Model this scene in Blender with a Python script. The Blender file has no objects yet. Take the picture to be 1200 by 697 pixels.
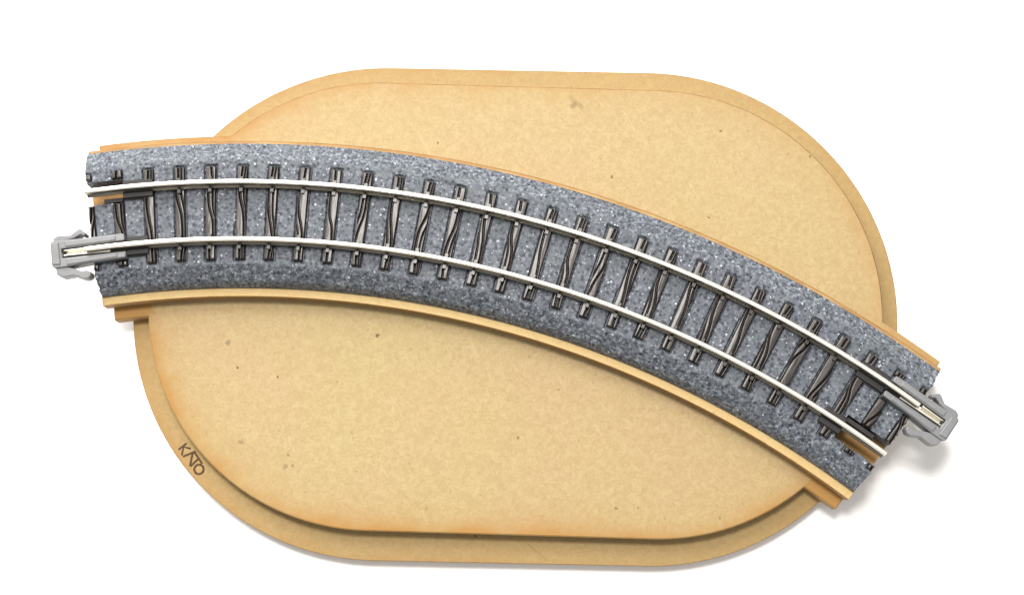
import bpy, bmesh, math, random
from mathutils import Vector, noise
from mathutils.geometry import delaunay_2d_cdt

random.seed(7)
MM = 0.001                       # everything below is written in millimetres
CX, CY = -44.88, -163.31         # centre of the track's circle
R_OUT, R_IN = 182.68, 173.08     # the two rails
A0, A1 = -8.0, 37.1              # ends of the track, degrees
PITCH = 1.612
D2R = math.radians
sc = bpy.context.scene
col = sc.collection


def P(r, a):                     # polar on the track's circle; a in degrees, 0 = far side, growing to the right
    a = D2R(a)
    return CX + r * math.sin(a), CY + r * math.cos(a)


# ------------------------------------------------------------------ objects
def empty(name, label, cat):
    o = bpy.data.objects.new(name, None)
    o.empty_display_size = 0.01
    col.objects.link(o)
    o["label"] = label
    o["category"] = cat
    return o


def link(name, verts, faces, mat, parent=None, smooth=False, bevel=0.0, segs=2, autosmooth=None):
    me = bpy.data.meshes.new(name)
    me.from_pydata([(x * MM, y * MM, z * MM) for x, y, z in verts], [], faces)
    bm = bmesh.new()
    bm.from_mesh(me)
    bmesh.ops.recalc_face_normals(bm, faces=bm.faces)
    bm.to_mesh(me)
    bm.free()
    me.materials.append(mat)
    if smooth:
        for p in me.polygons:
            p.use_smooth = True
    o = bpy.data.objects.new(name, me)
    col.objects.link(o)
    if parent:
        o.parent = parent
    if bevel:
        b = o.modifiers.new("bevel", "BEVEL")
        b.width = bevel * MM
        b.segments = segs
        b.limit_method = "ANGLE"
        b.angle_limit = D2R(35)
    return o


class Soup:
    def __init__(s):
        s.v, s.f = [], []

    def add(s, v, f):
        n = len(s.v)
        s.v += v
        s.f += [[i + n for i in q] for q in f]

    def prism(s, poly, z0, z1):          # poly: xy list (any simple polygon)
        n = len(poly)
        v = [(x, y, z0) for x, y in poly] + [(x, y, z1) for x, y in poly]
        f = [list(range(n))[::-1], list(range(n, 2 * n))]
        f += [[i, (i + 1) % n, n + (i + 1) % n, n + i] for i in range(n)]
        s.add(v, f)

    def slab(s, r0, r1, a0, a1, z0, z1, n=1):   # a block bent along the track
        poly = [P(r0, a0 + (a1 - a0) * i / n) for i in range(n + 1)]
        poly += [P(r1, a1 - (a1 - a0) * i / n) for i in range(n + 1)]
        s.prism(poly, z0, z1)


# ------------------------------------------------------------------ node helpers
class NT:
    def __init__(s, name):
        s.m = bpy.data.materials.new(name)
        s.m.use_nodes = True
        s.t = s.m.node_tree
        s.b = s.t.nodes["Principled BSDF"]
        s.co = s.t.nodes.new("ShaderNodeTexCoord").outputs["Object"]
        mp = s.n("ShaderNodeMapping")
        mp.inputs["Scale"].default_value = (1000, 1000, 1000)
        s.l(s.co, mp.inputs["Vector"])
        s.mm = mp.outputs["Vector"]          # object coordinates in millimetres

    def n(s, k, **kw):
        x = s.t.nodes.new(k)
        for a, b in kw.items():
            setattr(x, a, b)
        return x

    def l(s, a, b):
        s.t.links.new(a, b)

    def noise(s, scale, detail=2.0, rough=0.5, vec=None, dist=0.0):
        x = s.n("ShaderNodeTexNoise")
        x.inputs["Scale"].default_value = scale
        x.inputs["Detail"].default_value = detail
        x.inputs["Roughness"].default_value = rough
        x.inputs["Distortion"].default_value = dist
        s.l(vec or s.mm, x.inputs["Vector"])
        return x.outputs["Fac"]

    def vor(s, scale, feature="F1", vec=None, rnd=1.0):
        x = s.n("ShaderNodeTexVoronoi", feature=feature)
        x.inputs["Scale"].default_value = scale
        x.inputs["Randomness"].default_value = rnd
        s.l(vec or s.mm, x.inputs["Vector"])
        return x

    def ramp(s, src, stops, interp="LINEAR"):
        x = s.n("ShaderNodeValToRGB")
        r = x.color_ramp
        r.interpolation = interp
        while len(r.elements) < len(stops):
            r.elements.new(0.5)
        for e, (p, c) in zip(r.elements, stops):
            e.position = p
            e.color = (c, c, c, 1) if isinstance(c, (int, float)) else (*c, 1)
        s.l(src, x.inputs["Fac"])
        return x.outputs["Color"]

    def mix(s, fac, a, b, mode="MIX"):
        x = s.n("ShaderNodeMix", data_type="RGBA", blend_type=mode)
        for sock, v in ((x.inputs[0], fac), (x.inputs[6], a), (x.inputs[7], b)):
            if isinstance(v, (int, float)):
                sock.default_value = v
            elif isinstance(v, tuple):
                sock.default_value = (*v, 1)
            else:
                s.l(v, sock)
        return x.outputs[2]

    def math(s, op, a, b=0.0, clamp=False):
        x = s.n("ShaderNodeMath", operation=op, use_clamp=clamp)
        for sock, v in ((x.inputs[0], a), (x.inputs[1], b)):
            if isinstance(v, (int, float)):
                sock.default_value = v
            else:
                s.l(v, sock)
        return x.outputs[0]

    def bump(s, h, dist, strength=1.0):
        x = s.n("ShaderNodeBump")
        x.inputs["Strength"].default_value = strength
        x.inputs["Distance"].default_value = dist * MM
        s.l(h, x.inputs["Height"])
        s.l(x.outputs["Normal"], s.b.inputs["Normal"])

    def base(s, c):
        if isinstance(c, tuple):
            s.b.inputs["Base Color"].default_value = (*c, 1)
        else:
            s.l(c, s.b.inputs["Base Color"])

    def set(s, **kw):
        for k, v in kw.items():
            sock = s.b.inputs[k.replace("_", " ")]
            if isinstance(v, (int, float)):
                sock.default_value = v
            else:
                s.l(v, sock)
        return s


# ------------------------------------------------------------------ materials
def mdf_material(name, tint, edge, marks=()):
    """Laser cut fibreboard; 'burn' is the scorch the laser leaves along a cut edge, plus shade painted on the arms (0..1, per vertex)."""
    g = NT(name)
    big = g.noise(0.05, 3, 0.55)
    mid = g.noise(0.95, 4, 0.72, dist=0.7)
    fine = g.noise(2.2, 3, 0.7)
    c = g.mix(g.ramp(big, [(0.35, 0.0), (0.65, 1.0)]), tint[0], tint[1])
    c = g.mix(g.ramp(mid, [(0.30, 0.42), (0.56, 0.0)]), c, tint[2])
    c = g.mix(g.ramp(mid, [(0.50, 0.0), (0.78, 0.5)]), c, tint[3])
    c = g.mix(g.ramp(fine, [(0.36, 0.36), (0.50, 0.0)]), c, tint[2])
    # short fibres pressed in every way round, some dark and some pale
    for rot, sx, sy, th, st, colr in ((0.5, 0.55, 2.4, 0.67, 0.30, (0.30, 0.20, 0.08)), (1.75, 0.6, 2.6, 0.68, 0.28, (0.28, 0.19, 0.075)),
                                      (2.6, 0.5, 2.2, 0.675, 0.26, (0.31, 0.21, 0.085)), (1.1, 0.4, 2.0, 0.67, 0.4, tint[3])):
        m1 = g.n("ShaderNodeMapping")
        m1.inputs["Rotation"].default_value = (0, 0, rot)
        m1.inputs["Location"].default_value = (rot * 31, rot * 17, 0)
        g.l(g.mm, m1.inputs["Vector"])
        m2 = g.n("ShaderNodeMapping")
        m2.inputs["Scale"].default_value = (sx, sy, 1)
        g.l(m1.outputs["Vector"], m2.inputs["Vector"])
        fib = g.noise(0.62, 1.5, 0.5, vec=m2.outputs["Vector"], dist=0.9)
        c = g.mix(g.ramp(fib, [(th, 0.0), (th + 0.09, st)]), c, colr)
    # dark flecks
    rn = g.n("ShaderNodeTexNoise")
    rn.inputs["Scale"].default_value = 1.1
    g.l(g.mm, rn.inputs["Vector"])
    rs = g.n("ShaderNodeVectorMath", operation="SCALE")
    rs.inputs["Scale"].default_value = 1.1
    g.l(rn.outputs["Color"], rs.inputs[0])
    ra = g.n("ShaderNodeVectorMath", operation="ADD")
    g.l(g.mm, ra.inputs[0])
    g.l(rs.outputs[0], ra.inputs[1])
    ragged = ra.outputs[0]
    for scale, size, keep, dark in ((0.21, 0.05, 0.62, 0.6), (0.42, 0.075, 0.66, 0.42), (0.5, 0.12, 0.62, 0.34), (0.75, 0.17, 0.72, 0.24)):
        v = g.vor(scale, vec=ragged)
        spot = g.ramp(v.outputs["Distance"], [(size * 0.5, 1.0), (size, 0.0)])
        sepc = g.n("ShaderNodeSeparateColor")
        g.l(v.outputs["Color"], sepc.inputs["Color"])
        on = g.math("GREATER_THAN", sepc.outputs[0], keep)
        c = g.mix(g.math("MULTIPLY", g.math("MULTIPLY", spot, on), dark), c, (0.15, 0.09, 0.035))
    # the marks one can point at: specks, a knot, a smudge
    if marks:
        warp = g.n("ShaderNodeTexNoise")
        warp.inputs["Scale"].default_value = 1.6
        g.l(g.mm, warp.inputs["Vector"])
        wv = g.n("ShaderNodeVectorMath", operation="SCALE")
        wv.inputs["Scale"].default_value = 0.9
        g.l(warp.outputs["Color"], wv.inputs[0])
        wa = g.n("ShaderNodeVectorMath", operation="ADD")
        g.l(g.mm, wa.inputs[0])
        g.l(wv.outputs[0], wa.inputs[1])
        for mx, my, rad, amt in marks:
            d = g.n("ShaderNodeVectorMath", operation="DISTANCE")
            pl = g.n("ShaderNodeVectorMath", operation="MULTIPLY")
            pl.inputs[1].default_value = (1, 1, 0)
            g.l(wa.outputs[0], pl.inputs[0])
            g.l(pl.outputs[0], d.inputs[0])
            d.inputs[1].default_value = (mx + 0.45, my + 0.45, 0)
            c = g.mix(g.ramp(g.math("DIVIDE", d.outputs["Value"], rad * 2), [(0.3, amt), (0.55, 0.0)]), c, (0.085, 0.055, 0.025))
    at = g.n("ShaderNodeAttribute", attribute_name="burn")
    bn = g.noise(0.11, 3, 0.6)
    burn = g.math("MULTIPLY", at.outputs["Fac"], g.ramp(bn, [(0.32, 0.35), (0.66, 1.0)]), clamp=True)
    c = g.mix(burn, c, edge)
    g.base(c)
    g.set(Roughness=0.62)
    g.b.inputs["Specular IOR Level"].default_value = 0.28
    h = g.mix(0.5, g.noise(1.4, 4, 0.65), g.noise(5.0, 2, 0.6))
    g.bump(h, 0.05, 0.5)
    return g.m


SPECKS = [(-45.9, -10.1, .22, 0.97), (-39.2, -11.7, .2, 0.94), (-22.6, -4.8, .3, 0.94), (-47.6, -5.9, .5, 0.50), (-12.8, 28.7, .24, 0.94), (17.2, 22.7, .26, 0.88),
          (36.0, 30.8, .26, 0.94), (51.2, 26.3, .26, 0.88), (33.5, 15.5, .22, 0.97), (1.0, -21.8, .28, 0.69), (17.1, -33.4, .28, 0.69), (20.7, -33.2, .24, 0.62), (34.2, -35.0, .26, 0.62),
          (10.3, 36.7, .5, 0.2), (10.8, 36.1, .55, 0.30), (11.3, 35.6, .55, 0.30), (11.9, 35.2, .5, 0.30), (10.3, 35.1, .5, 0.30), (10.7, 35.5, .5, 0.30), (-44.9, -22.5, .5, 0.44), (-37.5, -26.6, .5, 0.44), (-37.0, -24.7, .35, 0.50),
          (-36.3, -26.4, .3, 0.50), (-14.0, -33.4, .35, 0.38)]
MDF = mdf_material("fibreboard", ((0.319, 0.244, 0.113), (0.326, 0.235, 0.119), (0.231, 0.161, 0.063), (0.370, 0.298, 0.161)), (0.279, 0.149, 0.039), SPECKS)
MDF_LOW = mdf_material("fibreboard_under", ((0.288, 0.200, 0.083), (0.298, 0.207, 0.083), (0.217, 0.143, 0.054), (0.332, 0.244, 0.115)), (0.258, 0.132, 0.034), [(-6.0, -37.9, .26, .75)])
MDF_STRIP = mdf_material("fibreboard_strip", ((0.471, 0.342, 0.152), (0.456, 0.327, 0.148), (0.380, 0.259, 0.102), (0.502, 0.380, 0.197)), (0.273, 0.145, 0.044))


def cut_edge_material():
    g = NT("laser_cut_edge")
    mp = g.n("ShaderNodeMapping")
    mp.inputs["Scale"].default_value = (3, 3, 0.4)
    g.l(g.mm, mp.inputs["Vector"])
    n = g.noise(1.0, 3, 0.6, vec=mp.outputs["Vector"])
    g.base(g.ramp(n, [(0.3, (0.28, 0.155, 0.05)), (0.7, (0.37, 0.215, 0.075))]))
    g.set(Roughness=0.7)
    return g.m


EDGE = cut_edge_material()


def scorched_rim_material():
    g = NT("scorched_rim")
    g.base(g.ramp(g.noise(0.5, 2), [(0.3, (0.15, 0.075, 0.02)), (0.7, (0.24, 0.13, 0.04))]))
    g.set(Roughness=0.75)
    return g.m


RIM = scorched_rim_material()


def lettering_material():
    g = NT("burnt_engraving")
    g.base(g.ramp(g.noise(3.0, 2), [(0.3, (0.035, 0.018, 0.006)), (0.7, (0.085, 0.042, 0.014))]))
    g.set(Roughness=0.9)
    return g.m


LETTER = lettering_material()



def scratch_material():
    g = NT("brown_scratch")
    g.base((0.22, 0.14, 0.05))
    g.set(Roughness=0.8)
    return g.m


SCRATCH = scratch_material()


def ballast_material():
    g = NT("speckled_ballast")
    wob = g.noise(1.0, 3, 0.65)
    v = g.vor(2.0)
    sp = g.n("ShaderNodeSeparateColor")
    g.l(v.outputs["Color"], sp.inputs["Color"])
    c = g.ramp(sp.outputs[0], [(0.0, (0.054, 0.063, 0.078)), (0.22, (0.086, 0.094, 0.114)), (0.48, (0.110, 0.117, 0.138)),
                               (0.70, (0.072, 0.083, 0.098)), (0.82, (0.148, 0.156, 0.175)), (0.93, (0.086, 0.097, 0.103))], "CONSTANT")
    c = g.mix(g.ramp(wob, [(0.36, 0.62), (0.58, 0.0)]), c, (0.062, 0.070, 0.086))
    # green and violet drifts in the moulding
    c = g.mix(g.ramp(g.noise(0.33, 2, 0.5), [(0.5, 0.0), (0.74, 0.4)]), c, (0.081, 0.108, 0.098))
    c = g.mix(g.ramp(g.noise(0.5, 2, 0.5, dist=0.5), [(0.54, 0.0), (0.76, 0.3)]), c, (0.107, 0.102, 0.138))
    at = g.n("ShaderNodeAttribute", attribute_name="slope")
    sl = at.outputs["Fac"]
    # dark and light chips
    for scale, size, keep, colr, amt in ((1.0, 0.31, 0.05, (0.018, 0.021, 0.030), 0.9), (1.5, 0.36, 0.25, (0.026, 0.031, 0.043), 0.8),
                                         (1.15, 0.20, 0.70, (0.45, 0.48, 0.51), 0.85), (2.1, 0.27, 0.80, (0.31, 0.33, 0.36), 0.8)):
        w = g.n("ShaderNodeVectorMath", operation="ADD")
        off = g.n("ShaderNodeTexNoise")
        off.inputs["Scale"].default_value = 2.2
        g.l(g.mm, off.inputs["Vector"])
        s2 = g.n("ShaderNodeVectorMath", operation="SCALE")
        s2.inputs["Scale"].default_value = 0.55
        g.l(off.outputs["Color"], s2.inputs[0])
        g.l(g.mm, w.inputs[0])
        g.l(s2.outputs[0], w.inputs[1])
        vv = g.vor(scale, vec=w.outputs[0])
        spot = g.ramp(vv.outputs["Distance"], [(size * 0.7, 1.0), (size * 1.15, 0.0)])
        s3 = g.n("ShaderNodeSeparateColor")
        g.l(vv.outputs["Color"], s3.inputs["Color"])
        on = g.math("GREATER_THAN", s3.outputs[1], keep)
        c = g.mix(g.math("MULTIPLY", g.math("MULTIPLY", spot, on), amt), c, colr)
    # coarse mottling of the moulded stones on the shoulders
    mott = g.ramp(g.noise(1.35, 3, 0.7), [(0.40, 0.3), (0.49, 0.0)])
    c = g.mix(g.math("MULTIPLY", mott, sl), c, (0.042, 0.05, 0.06))
    pale = g.ramp(g.noise(1.6, 3, 0.7, dist=0.3), [(0.52, 0.0), (0.60, 0.6)])
    c = g.mix(g.math("MULTIPLY", pale, sl), c, (0.24, 0.26, 0.29))
    g.base(c)
    g.set(Roughness=0.58)
    g.b.inputs["Specular IOR Level"].default_value = 0.3
    g.bump(g.mix(0.5, g.noise(3.2, 2, 0.5), v.outputs["Distance"]), 0.07, 0.55)
    return g.m


BALLAST = ballast_material()


def tie_material():
    g = NT("brown_tie_plastic")
    c = g.ramp(g.noise(0.9, 3, 0.6), [(0.3, (0.013, 0.0100, 0.0082)), (0.7, (0.025, 0.019, 0.0155))])
    g.base(c)
    g.set(Roughness=0.36)
    g.b.inputs["Specular IOR Level"].default_value = 0.52
    g.bump(g.noise(5.0, 2, 0.6), 0.012, 0.4)
    return g.m


TIE = tie_material()


def metal_material(name, c0, c1, r):
    g = NT(name)
    g.base(g.ramp(g.noise(0.25, 3, 0.6), [(0.3, c0), (0.7, c1)]))
    g.set(Metallic=1.0, Roughness=r)
    return g.m


RAIL = metal_material("nickel_silver", (0.90, 0.855, 0.745), (0.93, 0.895, 0.80), 0.28)
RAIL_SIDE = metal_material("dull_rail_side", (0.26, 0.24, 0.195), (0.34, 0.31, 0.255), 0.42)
CONTACT = metal_material("contact_metal", (0.80, 0.76, 0.64), (0.86, 0.82, 0.72), 0.3)


def plastic(name, c0, c1, rough):
    g = NT(name)
    g.base(g.ramp(g.noise(0.6, 3, 0.6), [(0.3, c0), (0.7, c1)]))
    g.set(Roughness=rough)
    g.bump(g.noise(3.0, 2, 0.6), 0.02, 0.4)
    return g.m


GREY = plastic("grey_joiner_plastic", (0.128, 0.13, 0.136), (0.155, 0.157, 0.163), 0.45)
BLACK = plastic("black_holder_plastic", (0.014, 0.013, 0.013), (0.022, 0.021, 0.021), 0.55)
BLACK.node_tree.nodes["Principled BSDF"].inputs["Specular IOR Level"].default_value = 0.3


def table_material():
    g = NT("white_tabletop")
    g.base(g.ramp(g.noise(0.02, 3, 0.5), [(0.3, (0.86, 0.86, 0.855)), (0.7, (0.88, 0.88, 0.875))]))
    g.set(Roughness=0.6)
    g.b.inputs["Specular IOR Level"].default_value = 0.2
    return g.m


TABLE = table_material()

# ------------------------------------------------------------------ table top
S = 1500
tb = link("table_top", [(-S, -S, 0), (S, -S, 0), (S, S, 0), (-S, S, 0)], [[0, 1, 2, 3]], TABLE)
tb["kind"] = "structure"

# ------------------------------------------------------------------ wooden stand
stand = empty("track_stand", "tan fibreboard stand of two stacked oval boards under the curved track", "stand")


def stadium(cl, cr, rad, n=72):
    """outline of a round-ended board, anticlockwise"""
    dx, dy = cr[0] - cl[0], cr[1] - cl[1]
    a = math.atan2(dy, dx)
    pts = [(cr[0] + rad * math.cos(a - math.pi / 2 + math.pi * i / n), cr[1] + rad * math.sin(a - math.pi / 2 + math.pi * i / n)) for i in range(n + 1)]
    pts += [(cl[0] + rad * math.cos(a + math.pi / 2 + math.pi * i / n), cl[1] + rad * math.sin(a + math.pi / 2 + math.pi * i / n)) for i in range(n + 1)]
    return pts


def arc_strip(r0, r1, a0, a1, n=90):
    return [P(r0, a0 + (a1 - a0) * i / n) for i in range(n + 1)] + [P(r1, a1 - (a1 - a0) * i / n) for i in range(n + 1)]


def inside(p, poly):
    x, y = p
    c = False
    j = len(poly) - 1
    for i in range(len(poly)):
        xi, yi = poly[i]
        xj, yj = poly[j]
        if (yi > y) != (yj > y) and x < (xj - xi) * (y - yi) / (yj - yi) + xi:
            c = not c
        j = i
    return c


def union_outline(A, B, step=0.35):
    """outline of two overlapping boards cut as one piece"""
    def cut(A, B):
        out = []
        for i in range(len(A)):
            a, b = A[i], A[(i + 1) % len(A)]
            n = max(1, int(math.dist(a, b) / step))
            for k in range(n):
                p = (a[0] + (b[0] - a[0]) * k / n, a[1] + (b[1] - a[1]) * k / n)
                out.append(p if not inside(p, B) else None)
        # split to runs
        st = next((i for i, p in enumerate(out) if p is None), 0)
        out = out[st:] + out[:st]
        runs, cur = [], []
        for p in out:
            if p is None:
                if cur:
                    runs.append(cur)
                cur = []
            else:
                cur.append(p)
        if cur:
            runs.append(cur)
        return runs
    runs = cut(A, B) + cut(B, A)
    path = runs.pop(0)
    while runs:
        k = min(range(len(runs)), key=lambda i: math.dist(path[-1], runs[i][0]))
        path = path + runs.pop(k)
    return path


def seg_dist(p, poly):
    best = 1e9
    px, py = p
    for i in range(len(poly)):
        ax, ay = poly[i]
        bx, by = poly[(i + 1) % len(poly)]
        dx, dy = bx - ax, by - ay
        L = dx * dx + dy * dy
        t = 0 if L == 0 else max(0, min(1, ((px - ax) * dx + (py - ay) * dy) / L))
        d = (px - ax - t * dx) ** 2 + (py - ay - t * dy) ** 2
        if d < best:
            best = d
    return math.sqrt(best)


def board(name, poly, z0, z1, mat, reach, floor, soften, grid=1.2, round_=0.12, pale_rim=lambda x, y: y < 0):
    """A sheet with a scorched rim. burn = floor + (1-floor)*exp(-distance/reach)."""
    coarse = poly[::3] if len(poly) > 400 else poly
    xs = [p[0] for p in poly]
    ys = [p[1] for p in poly]
    rim = []
    n = len(poly)
    for i in range(n):                       # a slightly eased top edge
        ax, ay = poly[i - 1]
        bx, by = poly[(i + 1) % n]
        dx, dy = bx - ax, by - ay
        L = math.hypot(dx, dy) or 1
        e = 0.05 if name == "track_strip" and pale_rim(*poly[i]) else round_      # the strip's inner edge is sharp
        rim.append((poly[i][0] - dy / L * e, poly[i][1] + dx / L * e))
    pts = [Vector(p) for p in rim]
    rnd = random.Random(3)
    x = min(xs)
    while x < max(xs):
        y = min(ys)
        while y < max(ys):
            p = (x + rnd.uniform(-.3, .3) * grid, y + rnd.uniform(-.3, .3) * grid)
            if inside(p, coarse):
                pts.append(Vector(p))
            y += grid
        x += grid
    keep = pts[:n] + [p for p in pts[n:] if seg_dist(p, coarse) > 0.35]
    vo, eo, fo, *_ = delaunay_2d_cdt(keep, [(i, (i + 1) % n) for i in range(n)], [list(range(n))], 1, 1e-5)
    v = [(p.x, p.y, z1) for p in vo]
    f = [list(q) for q in fo]
    nt = len(v)
    # side: walk the rim in its order (CDT keeps the input vertices first)
    v += [(p[0], p[1], z1 - (0.04 if name == "track_strip" and pale_rim(*p) else round_ * 0.8)) for p in poly] + [(p[0], p[1], z0) for p in poly]
    side = []
    for i in range(n):
        j = (i + 1) % n
        f.append([i, nt + i, nt + j, j])
        side.append(len(f) - 1)
        f.append([nt + i, nt + n + i, nt + n + j, nt + j])
        side.append(len(f) - 1)
    f.append([nt + n + i for i in range(n)][::-1])
    side.append(len(f) - 1)
    burn = []
    for p in vo:
        d = seg_dist((p.x, p.y), coarse)
        burn.append(min(3.0, soften(p.x, p.y) * math.exp(-d / reach) + floor(p.x, p.y)))
    burn += [1.0] * (2 * n)
    o = link(name, v, f, mat, stand)
    o.data.materials.append(EDGE)
    o.data.materials.append(RIM)
    for q, i in enumerate(side[:-1]):
        if q % 2:
            o.data.polygons[i].material_index = 1
        elif not pale_rim(*poly[q // 2]):
            o.data.polygons[i].material_index = 2
    a = o.data.attributes.new("burn", "FLOAT", "POINT")
    for i, b in enumerate(burn):
        a.data[i].value = b
    return o


def orient(poly):
    a = sum(poly[i][0] * poly[(i + 1) % len(poly)][1] - poly[(i + 1) % len(poly)][0] * poly[i][1] for i in range(len(poly)))
    return poly if a > 0 else poly[::-1]


base_out = union_outline(orient(stadium((-22.0, 0.65), (23.1, -0.25), 42.55)), orient(arc_strip(162.7, 192.6, -6.85, 36.35)))
upper_out = union_outline(orient(stadium((-23.0, 1.25), (24.15, -0.12), 38.3)), orient(arc_strip(162.7, 193.3, -7.75, 37.1)))
main_oval = orient(stadium((-23.0, 1.25), (24.15, -0.12), 38.3))


def tab_scorch_shade(x, y):                    # narrow arms scorched, with the strip's shade on the inner side painted in
    if inside((x, y), main_oval):
        return 0.0
    r = math.hypot(x - CX, y - CY)
    return 2.2 if r < 178 else 0.3


def strip_scorch(x, y):                  # browned along the outer edge and at both cut ends
    r = math.hypot(x - CX, y - CY)
    a = math.degrees(math.atan2(x - CX, y - CY))
    if r > 189.5:
        return 0.6
    return 1.6 if 168.5 < r < 187 and (a < -5.5 or a > 33.8) else 0.0


base = board("base_plate", base_out, 0.0, 3.0, MDF_LOW, 1.2, lambda x, y: 0.0,
             lambda x, y: 0.75 if x < 0 else 0.4, grid=1.6)
upper = board("upper_plate", upper_out, 3.0, 6.0, MDF, 2.0, tab_scorch_shade,
              lambda x, y: max(0.3, min(1.6, 1.15 - 0.007 * x - 0.011 * y)), round_=0.2)
strip = board("track_strip", orient(arc_strip(164.78, 191.55, -8.1, 37.2, 140)), 6.0, 9.0, MDF_STRIP, 0.9, strip_scorch,
              lambda x, y: 0.12 if math.hypot(x - CX, y - CY) < 178 else 0.9, grid=1.6, round_=0.2, pale_rim=lambda x, y: math.hypot(x - CX, y - CY) < 178)

# burnt-in lettering on the ledge of the lower plate: strokes laid on the wood
CAM_T = D2R(10)


def stroke(soup, pts, w, z0, z1, closed=False):
    n = len(pts)
    L, R = [], []
    for i in range(n):
        a = pts[i - 1] if (i or closed) else pts[i]
        b = pts[(i + 1) % n] if (i < n - 1 or closed) else pts[i]
        dx, dy = b[0] - a[0], b[1] - a[1]
        d = math.hypot(dx, dy) or 1
        L.append((pts[i][0] - dy / d * w / 2, pts[i][1] + dx / d * w / 2))
        R.append((pts[i][0] + dy / d * w / 2, pts[i][1] - dx / d * w / 2))
    if closed:
        for i in range(n):
            j = (i + 1) % n
            soup.prism([L[i], R[i], R[j], L[j]], z0, z1)
    else:
        soup.prism(L + R[::-1], z0, z1)


s = Soup()
zz = [3.012]


def ink(pts, closed=False, w=0.36):
    stroke(s, pts, w, 3.0 - 0.05, zz[0], closed)
    zz[0] += 0.002


ink([(-55.93, -23.60), (-54.58, -22.50)])                                        # K
ink([(-53.86, -23.42), (-55.08, -23.10), (-55.32, -24.52)])
ink([(-55.12, -24.74), (-53.01, -23.86)])                                        # A
ink([(-53.50, -24.05), (-53.88, -26.36)])
ink([(-53.22, -24.00), (-51.86, -25.92)])                                        # T
ink([(-52.58, -25.15), (-53.82, -26.36)])
ink([(-52.36 + 0.78 * math.cos(k * math.pi / 14), -26.85 + 0.78 * math.sin(k * math.pi / 14)) for k in range(28)], True)   # O
link("engraved_lettering", s.v, s.f, LETTER, base)
s = Soup()
stroke(s, [(2.5, -39.0), (2.9, -39.4), (3.5, -39.85), (4.8, -40.96), (5.3, -41.3), (5.8, -41.9)], 0.13, 2.95, 3.02)
link("scratch", s.v, s.f, SCRATCH, base)

# ------------------------------------------------------------------ the track
track = empty("curved_track", "curved grey ballasted model track with two bright metal rails on the wooden stand", "model track")
ties_at = [A0 + 0.0] + [-6.41 + PITCH * k for k in range(27)] + [37.02]
TOP = 13.3


def top_z(r):
    if r < 169.35:
        return 9.5 + (r - 166.15) / 0.7 * 1.7 if r < 166.85 else 11.2 + (r - 166.85) / 2.5 * (TOP - 11.2)
    if r > 187.25:
        return 11.0 + (190.45 - r) / 3.2 * (TOP - 11.0)
    return TOP


notches = [(180.85, 184.75, A0 - 1, -6.15), (171.0, 175.0, A0 - 1, -6.15), (180.7, 184.8, 35.3, A1 + 1), (170.95, 175.2, 34.45, A1 + 1)]


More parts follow.
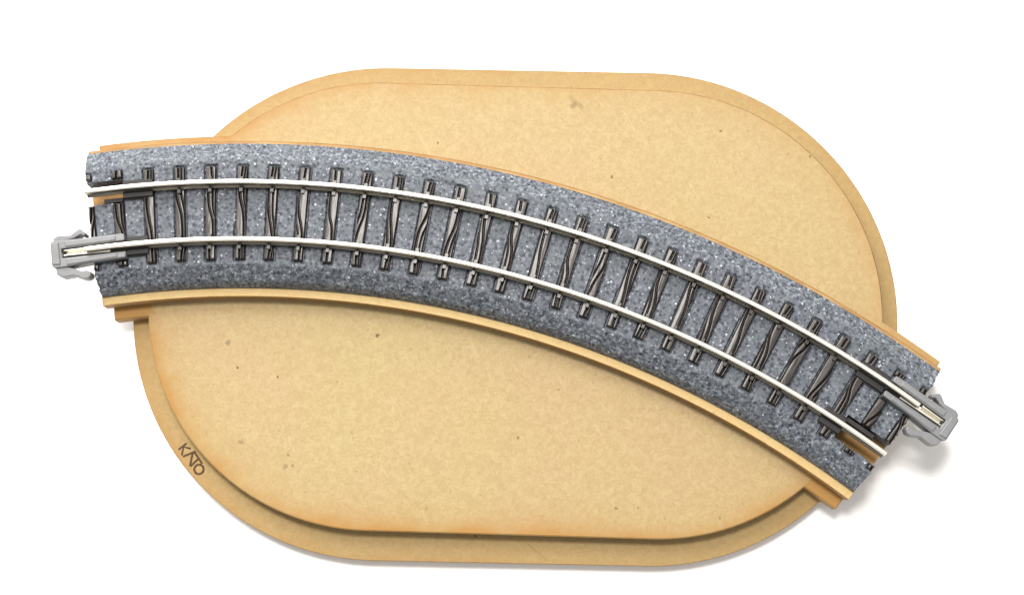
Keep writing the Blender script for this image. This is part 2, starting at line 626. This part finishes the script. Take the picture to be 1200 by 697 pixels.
def ballast_bed():
    rs = [166.15]
    marks = [180.85, 184.75, 171.0, 175.0]
    r = 166.15
    while r < 190.45 - 0.2:
        r += 0.27
        rs.append(r)
    rs = sorted(set([round(min(rs, key=lambda q: abs(q - m)) * 0 + m, 4) for m in marks] + [round(q, 4) for q in rs if min(abs(q - m) for m in marks) > 0.13] + [190.45]))
    da = math.degrees(0.26 / 178)
    n = int((A1 - A0) / da)
    av = [A0 + (A1 - A0) * i / n for i in range(n + 1)]
    idx, v, sl = {}, [], []
    for i, a in enumerate(av):
        near = min(abs(a - t) for t in ties_at) * math.pi / 180
        for j, r in enumerate(rs):
            aj = a
            if i == 0 or i == n:
                aj = a + 0.07 * noise.noise(Vector((r * 1.3, i, 2.0))) + 0.05 * noise.noise(Vector((r * 3.1, i, 5.0)))
            x, y = P(r, aj)
            z = top_z(r)
            shoulder = 1.0 if (r < 169.35 or r > 187.25) else 0.0
            if shoulder == 0:
                shoulder = max(0.0, 1 - min(abs(r - 169.35), abs(r - 187.25)) / 1.3) * 0.6
            q = Vector((x * 1.0, y * 1.0, 0))
            lump = noise.noise(q) * 0.6 + noise.noise(q * 2.3 + Vector((7, 3, 1))) * 0.4
            amp = 0.07 + 0.34 * shoulder
            if r < 166.45 or r > 190.15:
                amp = 0.1
            z += lump * amp
            d = near * r
            if 169.85 < r < 186.15 and d < 1.0:
                z -= 0.45
            if shoulder >= 1.0 and 166.35 < r < 190.2:
                rr = r + 0.14 * noise.noise(q * 1.9 + Vector((1, 9, 4)))
                x, y = P(rr, aj)
            idx[i, j] = len(v)
            v.append((x, y, z))
            sl.append(shoulder)
    def cell_in(i, j):
        a = (av[i] + av[i + 1]) / 2
        r = (rs[j] + rs[j + 1]) / 2
        return not any(n0 < r < n1 and b0 < a < b1 for n0, n1, b0, b1 in notches)
    f, cells = [], set()
    for i in range(len(av) - 1):
        for j in range(len(rs) - 1):
            if cell_in(i, j):
                cells.add((i, j))
                f.append([idx[i, j], idx[i, j + 1], idx[i + 1, j + 1], idx[i + 1, j]])
    # walls down to the strip
    low = {}
    def dn(k):
        if k not in low:
            low[k] = len(v)
            v.append((v[k][0], v[k][1], 9.0))
            sl.append(0.3)
        return low[k]
    for (i, j) in cells:
        for (di, dj, p, q) in ((-1, 0, (i, j), (i, j + 1)), (1, 0, (i + 1, j + 1), (i + 1, j)), (0, -1, (i + 1, j), (i, j)), (0, 1, (i, j + 1), (i + 1, j + 1))):
            if (i + di, j + dj) not in cells:
                a, b = idx[p], idx[q]
                f.append([b, a, dn(a), dn(b)])
    used = sorted({k for q in f for k in q})
    re = {k: n for n, k in enumerate(used)}
    o = link("ballast_bed", [v[k] for k in used], [[re[k] for k in q] for q in f], BALLAST, track)
    for p in o.data.polygons:
        p.use_smooth = True
    o.data.set_sharp_from_angle(angle=D2R(55))
    a = o.data.attributes.new("slope", "FLOAT", "POINT")
    for n, k in enumerate(used):
        a.data[n].value = sl[k]
    return o


ballast_bed()


def tie(a, spans, half_lo, half_hi, seed, chairs=True):
    """One sleeper: wood-grain relief across its width, running along its length, plus the chairs that grip the rails."""
    rnd = random.Random(seed)
    # grain grooves: each wanders across the sleeper in one S between the rails
    sgn = rnd.choice((-1, -1, -1, 1))
    am0 = rnd.uniform(0.45, 0.8) * HW * sgn
    gr = [(0.2 * HW * rnd.uniform(-1, 1), am0, 178 + rnd.uniform(-1.6, 1.6), rnd.uniform(1.3, 2.4), rnd.uniform(0.10, 0.125))]
    if rnd.random() < 0.8:                 # a second one keeps its distance from the first
        gr.append((gr[0][0] + rnd.choice((-1, 1)) * rnd.uniform(0.55, 0.75), am0 * rnd.uniform(0.7, 1.0), gr[0][2] + rnd.uniform(-0.8, 0.8), gr[0][3], rnd.uniform(0.08, 0.10)))
    e0, e1 = rnd.uniform(-0.4, 0.4), rnd.uniform(-0.4, 0.4)
    twin = rnd.choice((0.0, 0.8, 0.8))
    n0, n1 = rnd.uniform(-0.25, 0.25), rnd.uniform(-0.25, 0.25)
    v, f = [], []
    nu = 30
    for r0, r1 in spans:
        nv = max(10, int((r1 - r0) / 0.11))
        b = len(v)
        tot = nu + 1
        for i in range(nv + 1):
            r = r0 + (r1 - r0) * i / nv
            end = min(i, nv - i)
            for j in range(nu + 1):
                u = half_lo + (half_hi - half_lo) * j / nu
                un = u / HW
                z = TOP + 0.46 - 0.06 * un * un + 0.022 * noise.noise(Vector((u * 2.5, r * 0.5, seed)))
                cut = 0.0
                if 173.6 < r < 182.1:
                    for c0, am, rk, wd, gw in gr:
                        uc = c0 + am * math.tanh((r - rk) / wd)
                        cut = max(cut, math.exp(-((u - uc) / gw) ** 2))
                else:
                    q, sl = (n0, e0) if r < 178 else (n1, e1)
                    rm = 171.3 if r < 178 else 184.6
                    uc = q + sl * (r - rm) * 0.35
                    cut = max(math.exp(-((u - uc) / 0.11) ** 2), twin * math.exp(-((u - uc - 0.5) / 0.09) ** 2))
                z -= 0.8 * cut
                edge = min(j, nu - j)
                if edge == 0 or end == 0:
                    z = TOP - 0.42
                elif edge == 1 or end == 1:
                    z -= 0.12
                x, y = P(r, a + math.degrees(u / 178))
                v.append((x, y, z))
        for i in range(nv):
            for j in range(nu):
                p = b + i * tot + j
                f.append([p, p + 1, p + tot + 1, p + tot])
    s = Soup()
    s.add(v, f)
    if chairs:
        for rr in (R_OUT, R_IN):
            for sg in (-1, 1):
                rc = rr + sg * 0.92
                if any(q0 - 0.2 < rc < q1 + 0.2 for q0, q1 in spans):
                    w = 0.27
                    s.slab(rc - 0.36, rc + 0.30, a - math.degrees(w / 178), a + math.degrees(w / 178), TOP + 0.1, TOP + 0.98)
    o = link("tie", s.v, s.f, TIE, track, smooth=False)
    nb = len(f)
    for i, p in enumerate(o.data.polygons):
        p.use_smooth = i < nb
    return o


HW = 0.81
full = [(170.05, 186.0)]
for i, a in enumerate(ties_at):
    sp, lo, hi = full, -HW, HW
    if i == 0:
        sp, lo = [(169.9, 170.9), (175.1, 180.75), (185.05, 186.2)], 0.0
        hi = 0.8
    elif i == 1:
        sp = [(170.05, 170.9), (175.1, 180.75), (184.85, 186.4)]
    elif i == len(ties_at) - 1:
        sp, hi = [(169.9, 170.85), (175.3, 180.6), (184.9, 186.2)], 0.1
        lo = -0.8
    elif i == len(ties_at) - 2:
        sp = [(170.05, 170.9), (175.3, 180.6), (184.9, 186.0)]
    elif i == len(ties_at) - 3:
        sp = [(170.05, 186.0)]
    tie(a, sp, lo, hi, i, 2 < i < len(ties_at) - 3)


def rail(R, a0, a1):
    prof = [(-0.55, 13.62), (0.55, 13.62), (0.55, 13.80), (0.20, 14.15), (0.20, 15.2), (0.36, 15.38), (0.39, 15.74), (0.36, 15.88), (0.27, 15.97),
            (0.12, 16.0), (-0.12, 16.0), (-0.27, 15.97), (-0.36, 15.88), (-0.39, 15.74), (-0.36, 15.38), (-0.20, 15.2), (-0.20, 14.15), (-0.55, 13.80)]
    n = 420
    v, f = [], []
    m = len(prof)
    for i in range(n + 1):
        for dr, z in prof:
            x, y = P(R + dr, a0 + (a1 - a0) * i / n)
            v.append((x, y, z))
    for i in range(n):
        for j in range(m):
            k = (j + 1) % m
            f.append([i * m + j, i * m + k, (i + 1) * m + k, (i + 1) * m + j])
    f.append(list(range(m)))
    f.append([n * m + j for j in range(m)])
    o = link("rail", v, f, RAIL, track)
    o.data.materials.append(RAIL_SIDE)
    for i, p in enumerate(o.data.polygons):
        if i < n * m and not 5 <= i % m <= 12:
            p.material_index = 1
    for p in o.data.polygons:
        if len(p.vertices) == 4:
            p.use_smooth = True
    o.data.set_sharp_from_angle(angle=D2R(40))
    return o


rail(R_OUT, -7.95, 37.0)
rail(R_IN, -8.2, 37.05)

# black blocks that hold the rails where the sleepers stop
for R, a0, a1 in ((R_OUT, -6.1, -4.55), (R_IN, -6.1, -4.9), (R_OUT, 33.6, 35.2), (R_IN, 33.2, 34.5)):
    s = Soup()
    s.slab(R - 1.45, R - 0.42, a0, a1, TOP - 0.6, 14.2, 4)
    s.slab(R + 0.42, R + 1.3, a0, a1, TOP - 0.6, 14.2, 4)
    s.slab(R - 1.70, R + 1.70, a0 + 0.05, a1 - 0.05, TOP - 0.7, 13.6, 4)
    link("rail_holder", s.v, s.f, BLACK, track, bevel=0.1)

# small dark ledges moulded inside the open notches
for (r0, r1, a0, a1) in ((181.0, 181.75, -7.2, -6.2), (174.3, 175.1, 34.5, 36.2)):
    s = Soup()
    s.slab(r0, r1, a0, a1, 9.3, 12.9, 3)
    link("notch_rib", s.v, s.f, BLACK, track, bevel=0.12)


def joiner(r0, phi, sg):
    """Snap-on rail joiner. Local s runs outwards along the track, w runs across it (w>0 = outer side of the curve)."""
    def L(p):
        a = D2R(phi)
        t = (math.cos(a) * sg, -math.sin(a) * sg)
        rr = (math.sin(a), math.cos(a))
        return CX + rr[0] * (r0 + p[1] * mirror) + t[0] * p[0], CY + rr[1] * (r0 + p[1] * mirror) + t[1] * p[0]
    mirror = 1
    s = Soup()
    U = [(-5.8, 0.82), (-5.8, 1.9), (-5.2, 2.0), (0.3, 2.08), (4.3, 2.2), (6.0, 2.25), (6.3, 1.95), (6.38, -1.8), (6.05, -2.25), (4.2, -2.3), (0.0, -2.05), (-5.7, -2.0), (-5.85, -1.0),
         (-3.4, -0.92), (4.55, -0.78), (4.6, 0.78), (-3.4, 0.78)]
    s.prism([L(p) for p in U], 12.1, 15.05)
    # raised rim of the hooked nose and a bevelled crossbar
    s.prism([L(p) for p in ((4.9, 1.9), (6.15, 1.75), (6.2, -1.7), (4.9, -1.85))], 14.9, 15.3)
    s.prism([L(p) for p in ((-4.4, 0.95), (-4.4, 1.75), (3.9, 1.95), (3.9, 1.0))], 14.9, 15.22)
    s.prism([L(p) for p in ((-4.4, -1.1), (3.9, -0.95), (3.9, -2.05), (-4.4, -1.85))], 14.9, 15.22)
    # sprung clips
    cu = [(5.9, 2.0), (5.85, 2.75), (5.15, 3.15), (3.0, 2.95), (1.75, 3.75), (1.35, 3.8), (0.5, 2.95), (0.75, 2.5), (1.35, 2.85), (2.5, 2.35), (4.3, 2.1)]
    cl = [(5.9, -2.0), (5.75, -3.35), (4.9, -3.9), (3.0, -3.8), (1.5, -4.6), (0.85, -4.65), (0.25, -4.2), (0.3, -3.55), (0.95, -3.25), (1.7, -3.3), (2.7, -2.75), (4.0, -2.2)]
    s.prism([L(p) for p in cu], 12.3, 14.7)
    s.prism([L(p) for p in cl], 12.3, 14.7)
    # floor of the slot
    s.prism([L(p) for p in ((-5.5, 0.9), (5.0, 0.9), (5.0, -0.9), (-5.5, -0.9))], 12.0, 12.9)
    j = link("rail_joiner", s.v, s.f, GREY, track, bevel=0.16)
    m = Soup()
    m.prism([L(p) for p in ((-3.3, -0.35), (4.3, -0.22), (4.35, -0.42), (-3.3, -0.72))], 13.0, 14.85)
    m.prism([L(p) for p in ((0.4, 0.62), (4.3, 0.62), (4.35, 0.42), (0.4, 0.34))], 13.0, 14.75)
    m.prism([L(p) for p in ((0.3, 0.5), (4.3, 0.5), (4.3, -0.3), (0.3, -0.4))], 12.9, 13.3)
    link("metal_contact", m.v, m.f, CONTACT, j, bevel=0.06)


joiner(R_IN, -8.0, -1)
joiner(R_OUT, 37.1, 1)

# ------------------------------------------------------------------ camera
D = 234.5
cam = bpy.data.cameras.new("camera")
cam.sensor_fit = "HORIZONTAL"
cam.sensor_width = 36
cam.lens = 1700 / 1200 * 36
cam.clip_start = 0.01
cam.clip_end = 20
co = bpy.data.objects.new("camera", cam)
co.location = (0, -D * math.sin(CAM_T) * MM, (16 + D * math.cos(CAM_T)) * MM)
co.rotation_euler = (CAM_T, 0, 0)
col.objects.link(co)
sc.camera = co

# ------------------------------------------------------------------ light
w = bpy.data.worlds.new("World")
sc.world = w
w.use_nodes = True
nt = w.node_tree
bg = nt.nodes["Background"]
bg.inputs["Strength"].default_value = 0.9
tc = nt.nodes.new("ShaderNodeTexCoord")
sx = nt.nodes.new("ShaderNodeSeparateXYZ")
rp = nt.nodes.new("ShaderNodeValToRGB")      # a pale room: bright ceiling, dimmer walls
rp.color_ramp.elements[0].position = 0.0
rp.color_ramp.elements[0].color = (0.16, 0.155, 0.15, 1)
rp.color_ramp.elements[1].position = 0.75
rp.color_ramp.elements[1].color = (1.0, 0.985, 0.965, 1)
nt.links.new(tc.outputs["Generated"], sx.inputs["Vector"])
m1 = nt.nodes.new("ShaderNodeMath")          # the photographer's side is the dim one
m1.operation = "MULTIPLY_ADD"
m1.inputs[1].default_value = 0.28
nt.links.new(sx.outputs["Y"], m1.inputs[0])
nt.links.new(sx.outputs["Z"], m1.inputs[2])
nt.links.new(m1.outputs[0], rp.inputs["Fac"])
nt.links.new(rp.outputs["Color"], bg.inputs["Color"])


def area(name, loc, target, size, power, colr):
    l = bpy.data.lights.new(name, "AREA")
    l.shape = "DISK"
    l.size = size
    l.energy = power
    l.color = colr
    o = bpy.data.objects.new(name, l)
    o.location = loc
    o.rotation_euler = (Vector(target) - Vector(loc)).to_track_quat("-Z", "Y").to_euler()
    col.objects.link(o)


area("window_light", (-0.27, 0.40, 0.36), (0, 0, 0), 0.48, 6.2, (1.0, 0.985, 0.955))
area("ceiling_light", (-0.03, 0.112, 0.45), (0, 0, 0), 0.10, 2.2, (1.0, 0.96, 0.905))

sc.render.engine = "CYCLES"
vs = sc.view_settings
vs.view_transform = "Standard"
vs.look = "None"
vs.exposure = 0.0
vs.gamma = 1.0
